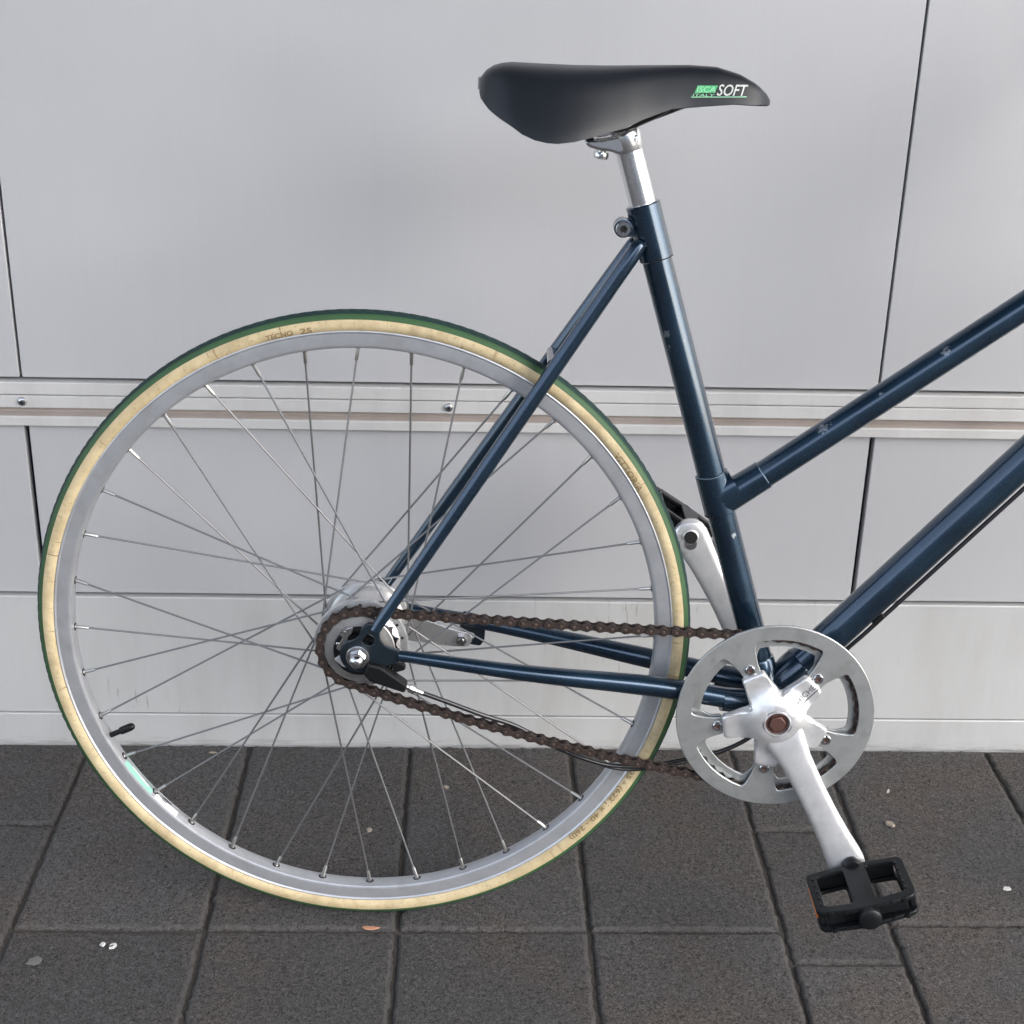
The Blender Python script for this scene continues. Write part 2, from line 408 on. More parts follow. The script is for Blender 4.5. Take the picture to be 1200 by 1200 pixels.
# ================================================================== GROUND
g = link('ground', mesh('ground', box(-60, 60, -60, 60, -.30, -.031), M['far'], False)); tag(g, kind='structure')
pv = link('pavement', mesh('pavement', box(-3.0, 3.2, -2.75, .012, -.0305, -.0045), M['bedding'], False)); tag(pv, kind='structure')
ap = join(box(-60, -3.004, -60, -.01, -.031, -.002), box(3.204, 60, -60, -.01, -.031, -.002), box(-3.003, 3.203, -60, -2.754, -.031, -.002), box(-60, -3.004, .0, 60, -.031, -.002), box(4.62, 60, .0, 60, -.031, -.002))
ap = link('outer_paving', mesh('outer_paving', ap, M['far'], False)); tag(ap, kind='structure')
def paver_mesh(w, l, seed, step):
    rnd = random.Random(seed)
    def edge(e):
        pts = []
        for (ax, ay), (bx, by) in (((0, 0), (w, 0)), ((w, 0), (w, l)), ((w, l), (0, l)), ((0, l), (0, 0))):
            n = max(2, int(math.hypot(bx-ax, by-ay)/step))
            for k in range(n): pts.append((ax+(bx-ax)*k/n, ay+(by-ay)*k/n))
        return pts
    P = edge(0); cx, cy = w/2, l/2
    def inset(p, e): 
        return (min(max(p[0], e), w-e), min(max(p[1], e), l-e))
    rings = []
    jit = [(rnd.gauss(0, .0008), rnd.gauss(0, .0008)) for _ in P]
    for e, z, jj in ((.0005, -.0300, 0), (.0, -.0060, .6), (.0006, -.0030, 1), (.0030, -.0006, 1.3), (.0055, .0, .3), (.0085, .0, 0)):
        rings.append([(lambda q: (q[0]+jit[k][0]*jj, q[1]+jit[k][1]*jj, z+(rnd.gauss(0, .00035) if -.02 < z < -.0001 else 0)))(inset(p, e)) for k, p in enumerate(P)])
    V, F = loft(rings, caps=False); n = len(P); F.append(tuple(range(5*n, 6*n)))
    return (V, F), [0]*(2*n)+[1]*(2*n)+[0]*(n+1)
COLS = [(-.4865, -.2785), (-.2785, -.0700), (-.0700, .1395), (.1395, .3520), (.3520, .4740), (.4740, .6905)]
for k in range(11): COLS.append((.6905+.2095*k, .6905+.2095*(k+1)))
for k in range(11): COLS.append((-.4865-.2095*(k+1), -.4865-.2095*k))
cache = {}
for ci, (a, b) in enumerate(COLS):
    if a < -.48 and b < -.4: ph = [-.1855] if ci % 2 or abs(b+.4865) < .01 else [-.376]
    elif ci == 4: ph = [-.1890, -.4280, -.670]
    elif ci == 5: ph = [-.3640]
    elif ci > 5: ph = [-.3640] if ci % 2 else [-.16]
    else: ph = [-.3765]
    ys = [-.0075]+ph
    while ys[-1] > -2.70: ys.append(ys[-1]-.42)
    for top, bot in zip(ys[:-1], ys[1:]):
        if bot < -2.75: bot = -2.75
        near = a < .75 and b > -.75 and top > -.6
        w, l = b-a-.0040, top-bot-.0036
        key = (round(w, 4), round(l, 3), random.randint(0, 2) if not near else random.randint(0, 9), near)
        if key not in cache:
            pvf, pmi = paver_mesh(w, l, len(cache)*17+3, .005 if near else .05)
            cache[key] = mesh('paver', pvf, None, True, 50, mats=[M['paver'], M['paver_edge']], mi=pmi)
        o = link('paver', cache[key], pv, (a+.0020, bot+.0018, random.uniform(-.0006, .0006)))
        o.rotation_euler = (rad(random.uniform(-.12, .12)), rad(random.uniform(-.12, .12)), rad(random.uniform(-.12, .12)))

# ---- litter
def chip(name, x, y, outline, h, mat, label, cat, curl=0):
    n = len(outline)
    rings = [[(p[0]*s, p[1]*s, z+curl*(p[0]**2)*20) for p in outline] for s, z in ((.92, 0), (1, h*.4), (.8, h))]
    o = link(name, mesh(name, loft(rings), mat), None, (x, y, .0005)); o.rotation_euler.z = random.uniform(-.1, .1)
    return tag(o, label, cat)
def blob(r, n, seed, sx=1, sy=1):
    q = random.Random(seed); return [(r*sx*(1+q.uniform(-.35, .35))*cos(2*pi*k/n), r*sy*(1+q.uniform(-.35, .35))*sin(2*pi*k/n)) for k in range(n)]
chip('leaf', -.0979, -.3745, [(.010*cos(t), .0032*sin(t)*(1-.3*cos(t))) for t in [2*pi*k/14 for k in range(14)]], .0010, M['leaf'], 'narrow orange dry leaf lying in the paving joint under the rear tyre', 'leaf', .6)
chip('white_crumb', -.3812, -.4035, blob(.0030, 9, 1), .0025, M['white'], 'small round white crumb on the paving at lower left, left half of a pair', 'crumb')
chip('curled_scrap', -.3738, -.4045, [(0, 0), (.003, .004), (.006, .004), (.008, 0), (.006, -.005), (.001, -.006), (0, -.004), (.004, -.003), (.0055, -.0005), (.0045, .0015), (.002, .0015)], .0012, M['white'], 'curled white scrap next to the round white crumb at lower left', 'scrap')
chip('paper_scrap', .6253, -.3006, blob(.0055, 8, 3, 1, .8), .0012, M['white'], 'pale paper scrap on the paving near the right edge, right of the pedal', 'scrap')
chip('crumb', .5215, -.1774, blob(.0055, 9, 4), .0030, M['beige'], 'beige crumb on the paving right of the crank, above the pedal', 'crumb')
chip('splinter', .5375, -.1060, [(-.003, -.004), (-.0008, -.0045), (.001, -.001), (.0025, .0045), (.0012, .005), (-.0015, .001)], .0012, M['white'], 'tiny white splinter on the paving close to the plinth, right of the chainring', 'splinter')
chip('wood_sliver', -.3244, -.028, blob(.0055, 10, 6, 1, .35), .0010, M['beige'], 'pale thin sliver on the paving by the plinth, seen through the left of the wheel', 'sliver')
chip('gum_spot', -.4469, -.4292, blob(.0085, 14, 7), .0006, Mat('old gum', base=(.11, .105, .10), rough=.8).m, 'flattened grey chewing gum spot on the paving at the far lower left', 'gum spot')
chip('round_seed', -.0211, -.1032, blob(.0042, 12, 8), .0012, M['beige'], 'round beige seed husk on the paving, seen through the wheel below the chain', 'seed husk')
chip('husk', -.1115, -.195, blob(.0040, 9, 9, 1, 1.4), .0010, M['beige'], 'split pale husk on the paving, seen through the wheel below the hub', 'husk')

# ================================================================== BICYCLE
B = Matrix(((0.9994206, 0.0339421, 0.0025464), (-0.0340375, 0.9966200, 0.0747671), (0.0, -0.0748104, 0.9971978)))
HUBW = Vector((-0.10415169, -0.31571, 0.33509348)); R = .336
bike = link('bicycle', None)
bike.matrix_world = Matrix.Translation(HUBW-B@Vector((0, 0, R))) @ B.to_4x4()
tag(bike, 'navy blue step-through city bicycle with green and tan tyres leaning by the silver wall', 'bicycle')
HZ = (0, 0, R)
def part(name, vf, mat, parent=bike, **k):
    return link(name, mesh(name, vf, mat, **k), parent, HZ if parent is bike else (0, 0, 0))
CX, CZ = .4220, -.0606             # bottom bracket
BB = Vector((CX, 0, CZ))
st_d = Vector((-.312, 0, 1)).normalized()
def st(z): return BB+st_d*((z-CZ)/st_d.z)
def ring_line(c, d, r, a0, a1, w=.0006, n=18, off=0):
    """thin worn edge along part of a lug rim"""
    a, b = frame_of(d); pts = []
    c = Vector(c)
    for k in range(n+1):
        t = a0+(a1-a0)*k/n; pts.append(c+a*(r*cos(t))+b*(r*sin(t))+Vector(d).normalized()*off*sin(3*t))
    return tube(pts, w, 5)
P_, W_ = M['paint'], M['worn']
# frame tubes
top = st(.4440)
v, mi = joinm((tube([st(CZ+.005), st(.4425)], .0143, 40), 0), (lathe([(-.0005, .0)]*2, 3), 0)) if False else joinm((tube([st(CZ+.005), st(.4425)], .0143, 40), 0))
part('seat_tube', v, P_)
tt0 = Vector((.3500, 0, .1440)); tt1 = Vector((.8800, 0, .5395)); ttd = (tt1-tt0).normalized()
tt0 = Vector((.3740, 0, .1620)); tt0 = tt0-ttd*.020
part('top_tube', tube([tt0, tt1], .0138, 40), P_)
dt_d = Vector((.66, 0, .75)).normalized(); DT1 = BB+dt_d*.705
part('down_tube', tube([BB+dt_d*.012, DT1], .0176, 40), P_)
ht_d = Vector((-.309, 0, .951)); ht0 = DT1+ht_d*(-.035)+Vector((.006, 0, 0)); 
HT0 = Vector((.9030, 0, .4350)); HT1 = HT0+ht_d*.155
part('head_tube', tube([HT0, HT0+ht_d*.008, HT0+ht_d*.0081, HT1-ht_d*.0081, HT1-ht_d*.008, HT1], [.0195, .0195, .0178, .0178, .0195, .0195], 40), P_)
# bottom bracket shell with its sockets
v, mi = joinm((lathe([(-.034, .0165), (-.034, .0212), (-.030, .0216), (.030, .0216), (.034, .0212), (.034, .0165)], 48, c=(CX, 0, CZ)), 0),
              (tube([BB+dt_d*.008, BB+dt_d*.050, BB+dt_d*.052], [.0195, .0193, .0182], 40), 0),
              (tube([BB+st_d*.008, BB+st_d*.043, BB+st_d*.045], [.0165, .0161, .0148], 40), 0),
              (tube([(CX, .024, CZ), (CX-.052, .028, CZ+.0075)], [.0135, .0125], 24), 0), (tube([(CX, -.024, CZ), (CX-.052, -.028, CZ+.0075)], [.0135, .0125], 24), 0),
              (lathe([(-.0005, .0035), (.0005, .0035)], 12, c=(CX+.004, -.031, CZ+.0205)), 1))
part('bottom_bracket_shell', v, P_, mats=[P_, W_], mi=mi)
# seat lug: collar, slot, binder ears, stay caps
lz = st(.392)
v, mi = joinm((tube([lz, lz+st_d*.0012, top-st_d*.0012, top], [.0150, .0162, .0164, .0153], 48), 0),
              (ring_line(lz+st_d*.0008, st_d, .0163, .35*pi, .9*pi, .0005), 1))
part('seat_lug', v, P_, mats=[P_, M['hole']], mi=mi)
ear = Vector((.2470, 0, .4215))
v = join(lathe([(-.0105, .0070), (-.0100, .0086), (-.0015, .0086), (-.0012, .0070)], 28, c=ear), lathe([(.0012, .0070), (.0015, .0086), (.0100, .0086), (.0105, .0070)], 28, c=ear),
         bbox(ear.x, ear.x+.016, -.009, -.0015, ear.z-.008, ear.z+.008, .002), bbox(ear.x, ear.x+.016, .0015, .009, ear.z-.008, ear.z+.008, .002))
bl = part('binder_ears', v, P_)
v, mi = joinm((lathe([(-.0102, .0058), (-.0108, .0072), (-.0142, .0074), (-.0152, .0066), (-.0152, .0036), (-.0128, .0034)], 28, c=ear), 0), (lathe([(-.0129, .0036), (-.0131, .0030)], 6, c=ear), 1), (lathe([(.0102, .0070), (.0140, .0070)], 6, c=ear), 0))
link('binder_bolt', mesh('binder_bolt', v, None, mats=[M['steel'], M['hole']], mi=mi), bl)
# mid lug where the sloping tube meets the seat tube
m0, m1 = st(.1815), st(.1405)
sk = tt0+ttd*.052
v, mi = joinm((tube([m1, m1+st_d*.001, m0-st_d*.001, m0], [.0150, .0164, .0164, .0150], 48), 0),
              (tube([st(.150)+ttd*.004, sk-ttd*.001, sk], [.0158, .0150, .0142], 40), 0),
              (tube([st(.157)+ttd*.0, st(.157)+ttd*.017, st(.157)+ttd*.023], [.0166, .0160, .0151], 40), 0),
              (ring_line(m0-st_d*.0006, st_d, .0163, .05*pi, .75*pi, .00055, off=.0006), 1), (ring_line(m1+st_d*.0006, st_d, .0164, .02*pi, .30*pi, .0007), 2),
              (ring_line(sk-ttd*.0008, ttd, .0147, .20*pi, .62*pi, .0006), 1))
part('mid_lug', v, P_, mats=[P_, W_, M['hole']], mi=mi)
# stays
def stay(name, pts, rs): part(name, tube(spline(pts, 6), [rs[0]+(rs[1]-rs[0])*min(1, k/(len(spline(pts, 6))-1)*1.6) for k in range(len(spline(pts, 6)))], 24), P_)
SSB, SST = Vector((.0165, 0, .0270)), Vector((.2600, 0, .4035))
for s in (-1, 1):
    a = Vector((SSB.x, .0595*s, SSB.z)); b = Vector((SST.x, .0150*s, SST.z))
    pts = [a, a.lerp(b, .33), a.lerp(b, .66), b]
    n = 19; P = [a.lerp(b, k/(n-1)) for k in range(n)]
    rs = [.0056+(.0076-.0056)*min(1, k/8) for k in range(n)]
    P.append(b+(b-a).normalized()*.006); rs.append(.0060); P.append(b+(b-a).normalized()*.0085); rs.append(.0025)
    part('seat_stay', tube(P, rs, 24), P_)
    c0 = Vector((.0400, .0595*s, .0005)) if s < 0 else Vector((.0380, .0595, .0015)); c1 = Vector((.1700, .0520*s, -.0190)); c2 = Vector((.3000, .034*s, -.0385)); c3 = Vector((CX-.02, .0265*s, CZ+.0035))
    P = spline([c0, c1, c2, c3], 8); n = len(P)
    part('chain_stay', tube(P, [.0058+.0050*min(1, k/(n*.62)) for k in range(n)], 24), P_)
    # dropout plates
    y0, y1 = (.0575*s, .0630*s)
    ol = [(.010, .036), (.0225, .0325), (.0215, .020), (.0270, .0115), (.0420, .0065), (.0420, -.0055), (.030, -.0085), (.0225, -.0140), (.012, -.0175), (.0, -.0180), (-.0105, -.0150), (-.0170, -.0065), (-.0185, .0045), (-.0145, .0130), (-.0060, .0170), (.0005, .0205), (.0035, .0300)]
    ho = [(.0040, .0150), (.0060, .0205), (.0110, .0240), (.0152, .0215), (.0165, .0145), (.0120, .0110)]
    dz = part('dropout', plate([poly_round(ol, .004, 3), poly_round(ho, .002, 3)], min(y0, y1), max(y0, y1), .0008), M['paint_dark'])
part('stay_bridge', tube([(.1851, -.027, .2935), (.1851, .027, .2935)], .0055, 20), P_)
# headset, fork, stem, bar (mostly beyond the frame edge)
FX = 1.068
part('headset_cup', tube([HT0-ht_d*.014, HT0-ht_d*.010, HT0-ht_d*.001], [.017, .0215, .0205], 32), M['steel'])
part('headset_cup', tube([HT1+ht_d*.001, HT1+ht_d*.010, HT1+ht_d*.022], [.0205, .0215, .015], 32), M['steel'])
fk = []
cr = HT0-ht_d*.028
fk.append(tube([HT0-ht_d*.045, HT0-ht_d*.013], [.0150, .0165], 32))
for s in (-1, 1):
    e = Vector((FX, .049*s, 0)); k = cr+Vector((0, .030*s, 0))-ht_d*.02
    fk.append(tube(spline([cr+Vector((0, .010*s, 0)), k, k.lerp(e, .5)+Vector((-.012, 0, -.0)), e+Vector((-.004, 0, .010))], 8), [.0125-.0062*q/24 for q in range(25)], 24))
    fk.append(plate([circ(FX, .002, .013, 20)], *sorted((.0465*s, .0515*s))))
part('fork', join(*fk), P_)
sq = HT1+ht_d*.020; se = sq+ht_d*.075
BARX, BARZ = se.x+.070, se.z+.004
stm = part('stem', join(tube([sq, se, se+ht_d*.008], [.0111, .0135, .0125], 28), tube([se-ht_d*.004, (BARX, 0, BARZ)], [.0125, .0120], 28), lathe([(-.020, .0165), (.020, .0165)], 32, c=(BARX, 0, BARZ))), M['steel'])
wy = lambda x, y, z: HUBW.y+B[1][0]*x+B[1][1]*y+B[1][2]*z
BW = (-.0015-wy(BARX-.05, 0, BARZ+.01))/B[1][1]
hb = part('handlebar', tube(spline([(BARX-.055, -BW, BARZ+.012), (BARX-.03, -.16, BARZ+.010), (BARX, -.05, BARZ), (BARX, .05, BARZ), (BARX-.03, .16, BARZ+.010), (BARX-.055, BW, BARZ+.012)], 8), .0111, 24), M['steel'])
for s in (-1, 1):
    link('grip', mesh('grip', tube([(BARX-.055+.0215*(1-q)*1.6, s*(BW-.125*(1-q)), BARZ+.012) for q in (0, .02, .97, 1)], [.0145, .0160, .0160, .0140], 24), M['black']), hb)

# ---- wheels
def spoke_set(wheel, sp_me):
    for k in range(36):
        th = rad(10*k+.7); s = -1 if k % 2 else 1
        d = 1 if k % 4 in (1, 2) else -1
        a = th+d*rad(80); io = .0014*d
        p = Vector((.0425*cos(a), s*.0285+io, .0425*sin(a))); q = Vector((.2996*cos(th), 0, .2996*sin(th)))
        o = link('spoke', sp_me, wheel); z = (q-p); zx = z.normalized()
        o.matrix_local = Matrix.Translation(p) @ zx.to_track_quat('Z', 'Y').to_matrix().to_4x4()
Ls = (Vector((.2996, 0, 0))-Vector((.0425*cos(rad(80)), .0285, .0425*sin(rad(80))))).length
spv, spmi = joinm((tube([(0, 0, -.001), (0, 0, Ls-.012)], .00105, 8), 0), (tube([(0, 0, Ls-.0135), (0, 0, Ls-.012), (0, 0, Ls-.0015), (0, 0, Ls-.001), (0, 0, Ls+.001)], [.0013, .0019, .0019, .0027, .0027], 8), 1))
spoke_me = mesh('spoke', spv, None, mats=[M['spoke'], M['nipple']], mi=spmi)
# rim
prof = [(-.0070, .3172), (-.0088, .3180), (-.0102, .3177), (-.0106, .3166), (-.0099, .3157), (-.0095, .3150), (-.0096, .3042), (-.0094, .3024), (-.0086, .3010), (-.0055, .2999), (0, .2995)]
prof = prof+[(-y, r) for y, r in prof[-2::-1]]+[(.0065, .3110), (-.0065, .3110)]
rv, rf = lathe(prof, 240, True)
it = [((rv, rf), 0)]
for k in range(36):
    th = rad(10*k+.7); c = Vector((cos(th), 0, sin(th))); tg = Vector((-sin(th), 0, cos(th)))
    it.append(((([c*.29925+tg*.0044*cos(2*pi*q/10)+Vector((0, .0036*sin(2*pi*q/10), 0)) for q in range(10)])+([c*.3008+tg*.0044*cos(2*pi*q/10)+Vector((0, .0036*sin(2*pi*q/10), 0)) for q in range(10)]), [tuple(range(10))]+[(q, (q+1) % 10, 10+(q+1) % 10, 10+q) for q in range(10)]), 1))
v, mi = joinm(*it)
rim_me = mesh('rim', v, None, ang=28, mats=[M['alu_rim'], M['hole']], mi=mi)
# tyre
NT, RC, rt = 720, .3235, .0125
ph = [-128, -112, -98, -86, -76, -66, -64.5, -58, -52, -46, -40, -36.5, -35, -28, -21, -14, -7, 0]; ph = ph+[-p for p in ph[-2::-1]]
V, F, UV, mi = [], [], [], []
for i in range(NT):
    t = 2*pi*i/NT
    for p in ph:
        a = rad(p); rr = rt
        if abs(p) < 35:
            rr += .00035+.00042*(1 if ((i+int(abs(p)/7)) % 4) < 2 else -1)
        elif abs(p) < 64: rr += .0003+(.00035 if 45 < abs(p) < 47 else 0)
        if abs(p) > 100: rr -= .0006*(abs(p)-100)/12
        r, y = RC+rr*cos(a), rr*sin(a)
        V.append((r*cos(t), y, r*sin(t))); UV.append((i/NT*2, p/128))
n = len(ph)
for i in range(NT):
    for j in range(n-1):
        a, b = i*n+j, i*n+j+1; c, d = ((i+1) % NT)*n+j+1, ((i+1) % NT)*n+j
        F.append((a, b, c, d)); pm = abs((ph[j]+ph[j+1])/2); mi.append(0 if pm > 64.6 else 1 if pm > 36 else 2)
tyre_me = mesh('tyre', (V, F), None, ang=60, mats=[M['tan'], M['green'], M['tread']], mi=mi, uv=UV)
def wheel_at(x, name):
    w = link(name, None, bike, (x, 0, R))
    rm = link('rim', rim_me, w); ty = link('tyre', tyre_me, w)
    spoke_set(w, spoke_me)
    return w, rm, ty
rw, rim, tyre = wheel_at(0, 'rear_wheel')
fw, _, _ = wheel_at(FX, 'front_wheel')
link('hub', mesh('hub', lathe([(-.045, .006), (-.045, .010), (-.034, .012), (-.031, .0445), (-.026, .0445), (-.022, .020), (.022, .020), (.026, .0445), (.031, .0445), (.034, .012), (.045, .010), (.045, .006)], 64), M['alu_hub']), fw)
link('axle', mesh('axle', join(lathe([(-.0465, .0050), (.0465, .0050)], 16), lathe([(-.062, .004), (-.060, .009), (-.0525, .009)], 6), lathe([(.0525, .009), (.060, .009), (.062, .004)], 6)), M['steel']), fw)
# sidewall lettering, wrapped onto the near flank
def tyre_text(body, th0, th1, size, r0=.3186):
    v, f, w = text2d(body, size, 0, .0, .00012)
    k = (rad(th0)-rad(th1))/w
    out = []
    for (x, y, z) in v:
        t = rad(th0)-x*k; r = r0+y
        yy = -math.sqrt(max(1e-9, rt**2-(r-RC)**2))-.00022
        out.append((r*cos(t), yy, r*sin(t)))
    return out, f
for body, a, b, h in (('TECNO', 106.4, 101.6, .0075), ('25', 100.3, 98.3, .0075), ('VITTORIA', 38.9, 30.6, .0085), ('25 - (622 | x 40 - 260)', -27.5, -46.4, .0072)):
    link('tyre_lettering', mesh('tyre_lettering', tyre_text(body, a, b, h), M['tan_text'], False), rw)
# valve
c = Vector((cos(rad(-154.6)), 0, sin(rad(-154.6))))
link('valve', mesh('valve', tube([c*.3000, c*.2880, c*.2875, c*.2850, c*.2760, c*.2730, c*.2715], [.0029, .0029, .0040, .0043, .0043, .0036, .0022], 16), M['black']), rw)
# rim sticker on the inner face of the rim
def sticker(t0, t1, y0, y1, r=.29915):
    n = 14; V = []
    for k in range(n+1):
        t = rad(t0+(t1-t0)*k/n)
        for y in (y0, y0*.62+y1*.38, y1):
            rr = r+(.0014 if abs(y) > .0075 else .0002 if abs(y) > .003 else 0)
            V.append((rr*cos(t), y, rr*sin(t)))
    return V, [(3*k+j, 3*k+j+1, 3*k+j+4, 3*k+j+3) for k in range(n) for j in (0, 1)]
v, mi = joinm((sticker(-148.3, -139.9, -.0084, .0078), 0), (sticker(-138.8, -132.8, -.0084, .0078), 1),
              (sticker(-137.0, -134.8, .0012, .0034, .2986), 2), (sticker(-138.0, -135.8, -.0012, -.0002, .2986), 2), (sticker(-137.4, -136.0, -.0036, -.0028, .2986), 2),
              (sticker(-146.5, -142.5, -.0030, -.0012, .2986), 1), (sticker(-143.6, -141.2, -.0040, -.0026, .2987), 1))
link('rim_sticker', mesh('rim_sticker', v, None, False, mats=[M['teal'], M['label'], M['ink']], mi=mi), rw)
# rear hub: wide geared shell, sprocket side cover, axle nut
v = lathe([(-.0385, .022), (-.0380, .0350), (-.0335, .0400), (-.0325, .0468), (-.0305, .0478), (-.0280, .0478), (-.0262, .0466), (-.0255, .0400), (-.020, .0385), (.020, .0385), (.0255, .0400), (.0262, .0440), (.0285, .0452), (.0305, .0452), (.0325, .0440), (.0330, .036), (.047, .033), (.050, .012)], 96)
it = [(v, 0)]
for k in range(36):
    s = -1 if k % 2 else 1; a = rad(10*k+.7)
    it.append((lathe([(-.0003, .0016), (.0003, .0016)], 8, c=(.0425*cos(a), -.0332 if s < 0 else .0332, .0425*sin(a))), 1))
v, mi = joinm(*it)
link('hub_shell', mesh('hub_shell', v, None, ang=30, mats=[M['alu_hub'], M['hole']], mi=mi), rw)
link('hub_cover', mesh('hub_cover', lathe([(-.0460, .0360), (-.0470, .0350), (-.0478, .0300), (-.0490, .0262), (-.0495, .010)], 64), alu('oily cover plate', (.34, .33, .32), .45, .3, .5, metal=.8)), rw)
link('cover_lug', mesh('cover_lug', plate([poly_round([(-.0245, -.0075), (-.0165, -.0150), (-.0110, -.0165), (-.0095, -.0125), (-.0190, -.0030)], .001, 2)], -.0562, -.0520, .0006), M['alu_crank']), rw)
link('shift_lever', mesh('shift_lever', join(plate([poly_round([(-.0225, .0050), (-.0160, .0165), (-.0120, .0270), (-.0050, .0290), (-.0060, .0225), (-.0100, .0180), (-.0105, .0120), (-.0190, .0020)], .0015, 3)], -.0572, -.0548, .0005), tube([(-.0155, -.0600, .0225), (-.0155, -.0560, .0225)], .0030, 16)), M['steel']), rw)
link('cover_screw', mesh('cover_screw', lathe([(-.0552, .0022), (-.0560, .0022), (-.0566, .0014)], 14, c=(-.0205, 0, .0095)), M['steel']), rw)
link('dust_cap', mesh('dust_cap', lathe([(-.0490, .0262), (-.0520, .0255), (-.0530, .0222), (-.0522, .0195), (-.0545, .0185), (-.0550, .008)], 48), M['black']), rw)
link('brake_cap', mesh('brake_cap', lathe([(.048, .020), (.056, .018)], 32), M['black']), rw)
sp = []
for k in range(80):
    a = 2*pi*k/80; sp.append((cos(a)*(.0418, .0385, .0372, .0385)[k % 4], sin(a)*(.0418, .0385, .0372, .0385)[k % 4]))
link('sprocket', mesh('sprocket', plate([sp, circ(0, 0, .020, 40)], -.0455, -.0430, .0003), M['steel']), rw)
link('axle', mesh('axle', lathe([(-.0760, .0048), (.0740, .0048)], 20), M['steel']), rw)
# nut + washer on both ends
def nut(s):
    pr = [(s*.0632, .0116), (s*.0655, .0118), (s*.0662, .0100)]
    hx = [(s*.0662, .0088), (s*.0735, .0088), (s*.0742, .0080)]
    dm = [(s*.0740, .0076), (s*.0775, .0070), (s*.0800, .0050), (s*.0812, .0018)]
    return join(lathe(pr, 32), lathe(hx, 6, t0=.3), lathe(dm, 24))
for s in (-1, 1): part('axle_nut', nut(s), M['steel'])
# shift-cable cover, adjuster, cable
def quadbox(pts, y0, y1, b=.0015): return plate([poly_round(pts, .003, 3)], y0, y1, b)
cv = part('cable_cover', join(quadbox([(.010, -.0050), (.0240, -.0080), (.0500, -.0270), (.0470, -.0375), (.0120, -.0255), (.005, -.0175)], -.0690, -.0560, .003),
                         quadbox([(.030, -.006), (.046, -.0105), (.0475, -.0160), (.036, -.0200)], -.058, -.050, .001)), M['black'])
link('adjuster', mesh('adjuster', tube([(.0475, -.0320, -.0610), (.0520, -.0342, -.0610), (.0525, -.0344, -.0610), (.0570, -.0366, -.0605), (.0575, -.0370, -.0605), (.0640, -.0400, -.0600)], [.0028, .0028, .0046, .0046, .0026, .0026], 10), M['steel']).copy() if False else mesh('adjuster', tube([(.0460, -.0610, -.0315), (.0505, -.0610, -.0338), (.0510, -.0610, -.0340), (.0565, -.0608, -.0366), (.0570, -.0607, -.0368), (.0645, -.0600, -.0402)], [.0028, .0028, .0048, .0048, .0027, .0027], 10), M['steel']), cv)
part('rear_cable', tube(spline([(.0620, -.0600, -.0392), (.0900, -.0560, -.0515), (.1250, -.0500, -.0680), (.1600, -.0400, -.0850), (.2000, -.0380, -.1080), (.2350, -.0380, -.1225), (.2640, -.0330, -.1315), (.3000, -.0250, -.1345), (.3363, -.0150, -.1320), (.3750, -.0100, -.1240), (.4050, -.0050, -.1100), (.4260, -.0040, -.0870)], 8), .0024, 12), M['cable'])
part('rear_brake_cable', tube(spline([(.1900, -.036, -.1060), (.2400, -.0345, -.1265), (.2700, -.033, -.1350), (.3050, -.0250, -.1375), (.3400, -.0150, -.1340)], 8), .0018, 10), M['cable'])
# torque arm and its clip on the far side
ta = part('torque_arm', plate([poly_round([(.020, -.030), (.030, .002), (.0900, -.0200), (.1080, -.0235), (.1110, -.0310), (.1060, -.0395), (.0880, -.0395), (.050, -.0350)], .005, 3)], .0535, .0570, .0006), M['alu_hub'])
link('clamp_bolt', mesh('clamp_bolt', join(lathe([(.0480, .0055), (.0488, .0062), (.0530, .0062)], 6, c=(.0985, 0, -.0310)), lathe([(.0455, .0035), (.0485, .0040)], 16, c=(.0985, 0, -.0310))), M['steel']), ta)
link('stay_clip', mesh('stay_clip', plate([poly_round([(.1000, .0000), (.1250, -.0060), (.1235, -.0330), (.1190, -.0400), (.1000, -.0370), (.0975, -.0335), (.1120, -.0320), (.1130, -.0260), (.0960, -.0200)], .002, 2)], .0575, .0605, .0008), M['paint_dark']), ta)

# ---- crankset
def crank_xf(y): return y
base_a = rad(47.7)
arms = [base_a+k*rad(72) for k in range(5)]
def pol(a, r, off=0): return (CX+r*cos(a)-off*sin(a), CZ+r*sin(a)+off*cos(a))
# chainguard disc with five windows
outer = circ(CX, CZ, .1005, 160)
inner = []
for k in range(5):
    a, b = arms[k], arms[k]+rad(72)
    inner += [pol(a, .0520, .0092), pol(a, .0600, .0098), pol(a, .0690, .0120), pol(a, .0780, .0150)]
    m = (a+b)/2
    inner += [pol(m+rad(q), .0850) for q in (-23.5, -20, -14, -7, 0, 7, 14, 20, 23.5)]
    inner += [pol(b, .0780, -.0150), pol(b, .0690, -.0120), pol(b, .0600, -.0098), pol(b, .0520, -.0092)]
inner = poly_round(inner, .0045, 4)
guard_v = plate([outer, inner], -.0520, -.0488, .0007, 2)
cs = link('crankset', None, bike, HZ)
link('chainguard', mesh('chainguard', guard_v, M['alu_guard'], ang=40), cs)
# toothed chainring behind it
tr = []
for k in range(42*4):
    a = 2*pi*k/(42*4); r = (.0885, .0850, .0830, .0850)[k % 4]; tr.append((CX+r*cos(a), CZ+r*sin(a)))
inn = []
for k in range(5):
    a, b = arms[k], arms[k]+rad(72); m = (a+b)/2
    inn += [pol(a, .0530, .0090), pol(a, .0640, .0100), pol(a, .0700, .0150)]
    inn += [pol(m+rad(q), .0755) for q in (-22, -15, -7, 0, 7, 15, 22)]
    inn += [pol(b, .0700, -.0150), pol(b, .0640, -.0100), pol(b, .0530, -.0090)]
link('chainring', mesh('chainring', plate([tr, poly_round(inn, .003, 3)], -.0452, -.0424, .0004), M['alu_guard'], ang=40), cs)
